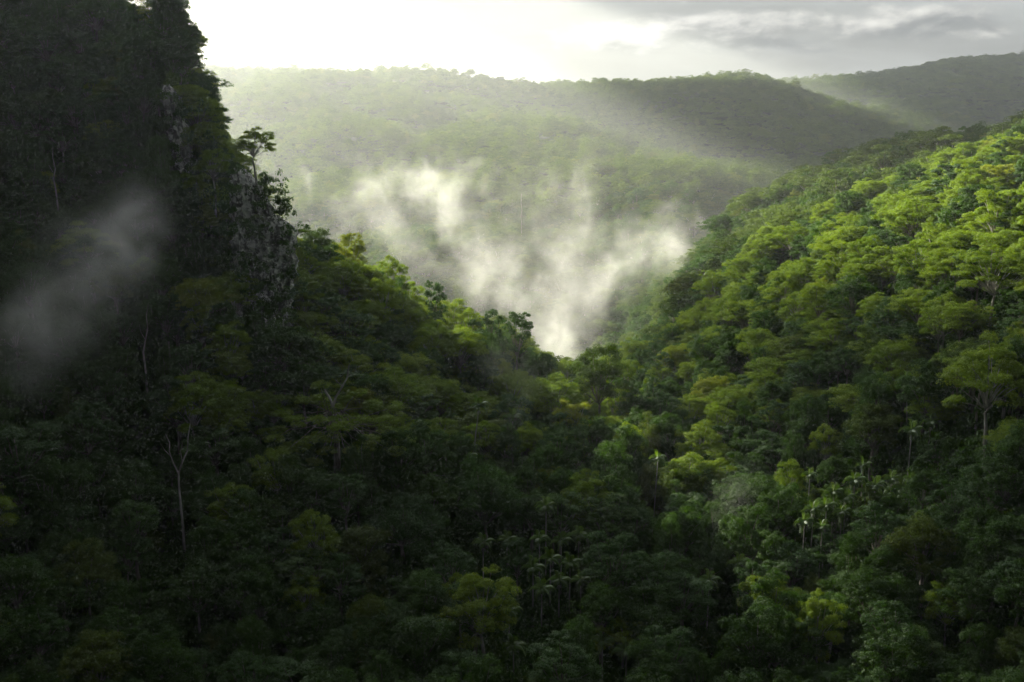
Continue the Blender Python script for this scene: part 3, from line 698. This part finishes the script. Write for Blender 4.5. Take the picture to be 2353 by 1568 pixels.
# ---- the rest of the trees: one object
def forest(name, X, Y, Z, K, S, ZS, R, label, tilt=0.0):
    me = bpy.data.meshes.new(name); n = len(X)
    me.vertices.add(n); me.vertices.foreach_set('co', np.stack([X, Y, Z], 1).astype(np.float32).ravel())
    a = me.attributes.new('source', 'INT', 'POINT'); a.data.foreach_set('value', np.asarray(K, np.int32))
    a = me.attributes.new('size', 'FLOAT_VECTOR', 'POINT'); a.data.foreach_set('vector', np.stack([S, S, ZS], 1).astype(np.float32).ravel())
    rr = np.zeros((n, 3), np.float32); rr[:, 2] = R
    a = me.attributes.new('turn', 'FLOAT_VECTOR', 'POINT'); a.data.foreach_set('vector', rr.ravel())
    o = link(name, me); tag(o, label, kind='stuff')
    g = bpy.data.node_groups.new(name, 'GeometryNodeTree')
    g.interface.new_socket('Geometry', in_out='INPUT', socket_type='NodeSocketGeometry')
    g.interface.new_socket('Geometry', in_out='OUTPUT', socket_type='NodeSocketGeometry')
    gi = g.nodes.new('NodeGroupInput'); go = g.nodes.new('NodeGroupOutput')
    ci = g.nodes.new('GeometryNodeCollectionInfo'); ci.inputs[0].default_value = pcol
    ci.inputs['Separate Children'].default_value = True; ci.inputs['Reset Children'].default_value = True
    ip = g.nodes.new('GeometryNodeInstanceOnPoints'); ip.inputs['Pick Instance'].default_value = True
    def attr(nm, ty):
        q = g.nodes.new('GeometryNodeInputNamedAttribute'); q.data_type = ty; q.inputs[0].default_value = nm; return q.outputs[0]
    L = g.links.new
    L(gi.outputs[0], ip.inputs['Points']); L(ci.outputs[0], ip.inputs['Instance'])
    L(attr('source', 'INT'), ip.inputs['Instance Index'])
    L(attr('turn', 'FLOAT_VECTOR'), ip.inputs['Rotation']); L(attr('size', 'FLOAT_VECTOR'), ip.inputs['Scale'])
    L(ip.outputs[0], go.inputs[0])
    o.modifiers.new('scatter', 'NODES').node_group = g
    return o
rest = np.where(~indiv & clear)[0]
def src(kind, lod, r):
    if (kind, lod) not in proto_idx: kind = 'round'
    L = proto_idx[(kind, lod)]; return L[int(r * 9973) % len(L)]
KK = [src(kinds[i], int(FL[i]), rot[i]) for i in rest]
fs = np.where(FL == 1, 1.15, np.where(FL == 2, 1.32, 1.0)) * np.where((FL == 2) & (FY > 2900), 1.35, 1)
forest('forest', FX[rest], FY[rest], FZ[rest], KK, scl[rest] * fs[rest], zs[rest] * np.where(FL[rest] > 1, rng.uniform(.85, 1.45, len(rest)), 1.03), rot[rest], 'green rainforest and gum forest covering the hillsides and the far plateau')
bx, by = scatter(120, 470, 4.2, .53); bz = ground(bx, by); okb = visible(bx, by, bz + 10, np.full(len(bx), 10.)); bx, by, bz = bx[okb], by[okb], bz[okb]
L = proto_idx[('bush', 0)]
cp_ = np.array([(*pix(u, v, Y), q) for u, v, Y, q in CRAG_PLANTS]); bx = np.append(bx, cp_[:, 0]); by = np.append(by, cp_[:, 1]); bz = np.append(bz, cp_[:, 2] - cp_[:, 3]); bs = np.append(rng.uniform(.9, 1.7, len(bx) - len(cp_)), cp_[:, 3] * .8)
forest('undergrowth', bx, by, bz, rng.choice(L, len(bx)), bs, bs * 1.5, rng.uniform(0, 6.28, len(bx)), 'dark tangled undergrowth between the tree trunks')

# ------------------------------------------------------------------ haze
HD = 0.000068
m, N = new_mat('haze')
pvn = N.n('ShaderNodeVolumePrincipled', ins={'Color': (.90, .95, 1.0, 1), 'Density': HD, 'Anisotropy': .54})
o_ = N.n('ShaderNodeOutputMaterial'); m.node_tree.links.new(pvn.outputs[0], o_.inputs['Volume'])
zmin, zmax = TZ.min() - 1, 345.0
print('z', TZ.min(), TZ.max(), TX.min(), TX.max(), TY.max())
hx0, hx1, hy0, hy1 = TX.min() - 5, TX.max() + 5, TY.min() - 5, TY.max() + 5
V = [(x, y, z) for z in (zmin, max(zmax, TZ.max() + 25)) for x, y in ((hx0, hy0), (hx1, hy0), (hx1, hy1), (hx0, hy1))]
hm = mesh_np('haze', V, [np.array([(0, 3, 2, 1), (4, 5, 6, 7), (0, 1, 5, 4), (1, 2, 6, 5), (2, 3, 7, 6), (3, 0, 4, 7)])], [m])
tag(link('haze', hm), 'thin bright haze filling the valley air', kind='stuff')

# ------------------------------------------------------------------ mist: wisps and plumes of cloud lying in the valley
def mist(name, segs, lo, hi, vox, dens, nscale, thr, warp_amt, label, aniso=.15, col=(.97, .97, .96)):
    """segs: (u, v, Y, radius) -> (u, v, Y, radius), strength; density = envelope round the segments x streaky noise"""
    lo, hi = np.array(lo, float), np.array(hi, float); c0 = (lo + hi) / 2
    g = bpy.data.node_groups.new(name, 'GeometryNodeTree')
    g.interface.new_socket('Geometry', in_out='INPUT', socket_type='NodeSocketGeometry')
    g.interface.new_socket('Geometry', in_out='OUTPUT', socket_type='NodeSocketGeometry')
    N = NT(g); go = g.nodes.new('NodeGroupOutput'); L = g.links.new
    pos = g.nodes.new('GeometryNodeInputPosition').outputs[0]
    def nz(vec, scale, detail, rough=.55, colr=False):
        r = g.nodes.new('ShaderNodeTexNoise'); L(vec, r.inputs['Vector']); r.inputs['Scale'].default_value = scale
        r.inputs['Detail'].default_value = detail; r.inputs['Roughness'].default_value = rough
        return r.outputs[1] if colr else r.outputs[0]
    wv = N.v('SUBTRACT', nz(pos, nscale * .7, 3, .6, True), (.5, .5, .5))
    q = N.v('ADD', pos, N.v('SCALE', wv, warp_amt))
    env = None
    for (u1, v1, Y1, r1), (u2, v2, Y2, r2), st in segs:
        a = np.array(pix(u1, v1, Y1)) - c0; b = np.array(pix(u2, v2, Y2)) - c0; ab = b - a
        pa = N.v('SUBTRACT', q, tuple(a)); t = N.m('DIVIDE', N.v('DOT_PRODUCT', pa, tuple(ab)), float(ab @ ab), clamp=True)
        d = N.v('LENGTH', N.v('SUBTRACT', pa, N.v('SCALE', tuple(ab), t)))
        r = N.m('MULTIPLY_ADD', t, r2 - r1, r1)
        e = N.m('MULTIPLY', N.ss(N.m('DIVIDE', d, r), 0.0, 1.0, 1.0, 0.0), st)
        env = e if env is None else N.m('MAXIMUM', env, e)
    st_ = N.v('MULTIPLY', q, (1, .22, .65))
    n0 = nz(N.v('ADD', st_, (40, 7, 3)), nscale * .55, 4, .6)
    n1 = nz(st_, nscale, 8, .68)
    n2 = nz(N.v('ADD', st_, (9, 80, 31)), nscale * 2.2, 6, .62)
    rid = N.ss(N.m('SUBTRACT', 1.0, N.m('MULTIPLY', N.m('ABSOLUTE', N.m('SUBTRACT', n2, .5)), 2.0)), .70, 1.0)
    body = N.ss(N.m('MULTIPLY_ADD', env, .10, N.m('ADD', N.m('MULTIPLY', n0, .5), N.m('MULTIPLY', n1, .5))), thr + .08, thr + .26)
    dn = N.m('MULTIPLY', N.m('POWER', env, 1.4), N.m('MULTIPLY', body, N.m('MULTIPLY_ADD', rid, .8, .2)))
    vc = g.nodes.new('GeometryNodeVolumeCube'); L(dn, vc.inputs['Density'])
    vc.inputs['Min'].default_value = tuple(lo - c0); vc.inputs['Max'].default_value = tuple(hi - c0)
    for k, ax in enumerate('XYZ'): vc.inputs['Resolution ' + ax].default_value = max(8, int((hi - lo)[k] / vox))
    m, M = new_mat(name)
    pv = M.n('ShaderNodeVolumePrincipled', ins={'Color': (*col, 1), 'Density': dens, 'Anisotropy': aniso})
    o_ = M.n('ShaderNodeOutputMaterial'); m.node_tree.links.new(pv.outputs[0], o_.inputs['Volume'])
    sm = g.nodes.new('GeometryNodeSetMaterial'); sm.inputs['Material'].default_value = m
    L(vc.outputs[0], sm.inputs[0]); L(sm.outputs[0], go.inputs[0])
    me = bpy.data.meshes.new(name); me.materials.append(m)
    o = link(name, me); o.location = c0; o.modifiers.new('mist', 'NODES').node_group = g
    tag(o, label, kind='stuff'); return o
A = 700
mist('mist', [
 ((1300, 780, 560, 60), (1250, 480, 760, 80), .26), ((1350, 560, 720, 20), (1330, 400, 800, 12), .5), ((1500, 600, 720, 22), (1600, 500, 760, 14), .5), ((1100, 440, 780, 16), (1150, 360, 820, 8), .4), ((900, 420, 790, 16), (920, 340, 830, 8), .4), ((720, 430, 820, 14), (680, 380, 850, 8), .4), ((1250, 600, 700, 80), (900, 420, 790, 70), .26), ((1300, 600, 700, 70), (1540, 520, 740, 60), .26), ((1290, 830, 520, 30), (1270, 700, 600, 48), .74), ((1270, 700, 600, 42), (1290, 560, 690, 34), .68), ((1290, 560, 690, 30), (1265, 440, 740, 16), .5),
 ((1290, 700, 620, 36), (1420, 620, 680, 34), .75), ((1420, 620, 680, 30), (1560, 560, 720, 24), .72), ((1440, 560, 700, 22), (1420, 450, 720, 12), .5), ((1560, 590, 700, 16), (1530, 470, 760, 10), .45),
 ((1240, 720, 600, 34), (1130, 660, 640, 32), .85), ((1130, 660, 640, 30), (1060, 560, 700, 28), .75), ((1160, 640, 650, 24), (1180, 560, 700, 18), .7),
 ((1060, 560, 700, 28), (1010, 440, 760, 34), .85), ((1010, 440, 760, 34), (960, 400, 780, 20), .8), ((1010, 440, 760, 30), (1090, 390, 780, 12), .7),
 ((1000, 440, 760, 30), (860, 420, 780, 28), .78), ((860, 420, 780, 26), (790, 350, 800, 10), .65), ((870, 430, 780, 30), (800, 500, 760, 28), .5), ((980, 600, 700, 34), (900, 500, 740, 34), .45), ((900, 500, 720, 30), (760, 480, 780, 26), .4)],
 (-190, 480, -175), (170, 880, 0), 2.0, .022, .060, .385, 46, 'bright white mist rising in torn plumes from the valley behind the spur')
mist('mist', [
 ((330, 470, 262, 9), (280, 560, 252, 17), .8), ((280, 560, 252, 17), (180, 640, 244, 20), .95), ((180, 640, 244, 20), (60, 760, 232, 20), .75), ((180, 620, 244, 16), (70, 580, 240, 12), .45), ((230, 380, 270, 8), (260, 480, 262, 10), .35)],
 (-135, 205, -92), (-62, 275, 5), 1.2, .05, .06, .40, 20, 'grey mist drifting across the shaded left slope')
mist('mist', [((1170, 1020, 262, 5), (1190, 900, 275, 10), .8), ((1190, 900, 275, 10), (1150, 830, 285, 9), .6), ((960, 905, 265, 5), (1010, 900, 270, 6), .5)],
 (-32, 248, -105), (18, 296, -62), 1.2, .008, .09, .36, 7, 'faint wisp of mist beside the leaning palm')
mist('mist', [((1660, 1190, 228, 4), (1700, 1120, 234, 9), .9), ((1700, 1120, 234, 9), (1740, 1060, 240, 6), .6)],
 (34, 212, -106), (66, 254, -64), 1.2, .008, .09, .36, 7, 'small wisp of mist in the dark gully below the right slope')

# ------------------------------------------------------------------ unseen clouds shaped to shade the far hills, and others added to darken the valley
def shade_cloud(foot, zg, alt, thick, seed, label, thin=0.0):
    """lumpy cloud whose shadow falls on the ground outline foot (x, y)"""
    sh = (alt - zg) / math.tan(SUN_EL); ox, oy = math.sin(SUN_AZ) * sh, math.cos(SUN_AZ) * sh
    f = np.array(foot, float) + (ox, oy); c = f.mean(0)
    seg = np.concatenate([f[i] + (f[(i + 1) % len(f)] - f[i]) * np.linspace(0, 1, 14)[:-1, None] for i in range(len(f))])
    rings = [(0.0, .9), (.35, 1), (.7, .85), (.9, .5), (1.0, .12)]; V = []
    for k, (s_, h_) in enumerate(rings):
        p = c + (seg - c) * s_ if s_ else c + (seg - c) * .02
        V.append(np.stack([p[:, 0], p[:, 1], alt + thick * h_ * (.7 + .5 * vnoise(p[:, 0], p[:, 1], 160, seed))], 1))
    for k, (s_, h_) in enumerate(rings[::-1]):
        p = c + (seg - c) * (s_ if s_ else .02)
        V.append(np.stack([p[:, 0], p[:, 1], alt - thick * .12 * h_ + 12 * vnoise(p[:, 0], p[:, 1], 140, seed + 3)], 1))
    V = np.array(V); n = V.shape[1]; V[..., 0] += 45 * vnoise(V[..., 0].ravel(), V[..., 1].ravel(), 130, seed + 5).reshape(V.shape[:2]); V[..., 1] += 60 * vnoise(V[..., 0].ravel(), V[..., 1].ravel(), 110, seed + 6).reshape(V.shape[:2])
    k_ = V.shape[0]; i = (np.arange(k_ - 1)[:, None] * n + np.arange(n)[None]); j = (np.arange(k_ - 1)[:, None] * n + (np.arange(n)[None] + 1) % n)
    Q = np.stack([i, j, j + n, i + n], 2).reshape(-1, 4)
    m, M = new_mat('cloud')        # dense or thin: thin cloud lets part of the sun through
    tc = M.n('ShaderNodeTexCoord').outputs['Object']; th = M.ss(M.noise(tc, .012, 4, .6), *((.48, .70) if thin < .7 else (.28, .66)), 0.0, thin)
    df = M.n('ShaderNodeBsdfDiffuse', ins={'Color': (.8, .8, .81, 1)}); tp_ = M.n('ShaderNodeBsdfTransparent')
    mx_ = M.n('ShaderNodeMixShader', ins={0: M.m('MULTIPLY', th, 1.0) if thin else 0.0, 1: df.outputs[0], 2: tp_.outputs[0]})
    M.t.links.new(mx_.outputs[0], M.n('ShaderNodeOutputMaterial').inputs[0])
    c3 = np.array([c[0], c[1], alt]); o = link('cloud', mesh_np('cloud', V.reshape(-1, 3) - c3, [Q], [m], smooth=True)); o.location = c3
    tag(o, label, 'cloud', 'clouds drifting above the valley')
shade_cloud([(-20, 2300), (40, 2150), (140, 1760), (130, 1100), (125, 640), (200, 560), (270, 500), (480, 470), (700, 560), (1300, 1000), (2000, 1700), (2600, 2700), (1500, 3050), (900, 3000), (780, 2350), (600, 2150), (320, 2290)], -20, 1150, 220, 3, 'large grey cloud shading the far right hills')  # unseen cloud, outline stretched nearer to darken the haze and right ridge
shade_cloud([(700, 3230), (1150, 3190), (1500, 3070), (2600, 2900), (3200, 4100), (2100, 4300), (1300, 4150)], 40, 1200, 200, 8, 'grey cloud shading the highest distant hill')
shade_cloud([(40, -60), (270, -60), (165, 60), (152, 150), (126, 240), (88, 322), (44, 336), (26, 240), (22, 100)], -90, 1300, 90, 15, 'unseen thin grey cloud added to shade the near valley floor', thin=.22)  # added out of view only to darken the near foreground
shade_cloud([(156, 245), (165, 300), (118, 420), (95, 560), (-20, 620), (-15, 500), (30, 400), (50, 330), (95, 318), (128, 238)], -85, 1350, 70, 22, 'unseen ragged thin cloud added to half-shade the foot of the right slope', thin=.85)  # added out of view to dim the lower, left part of the slope
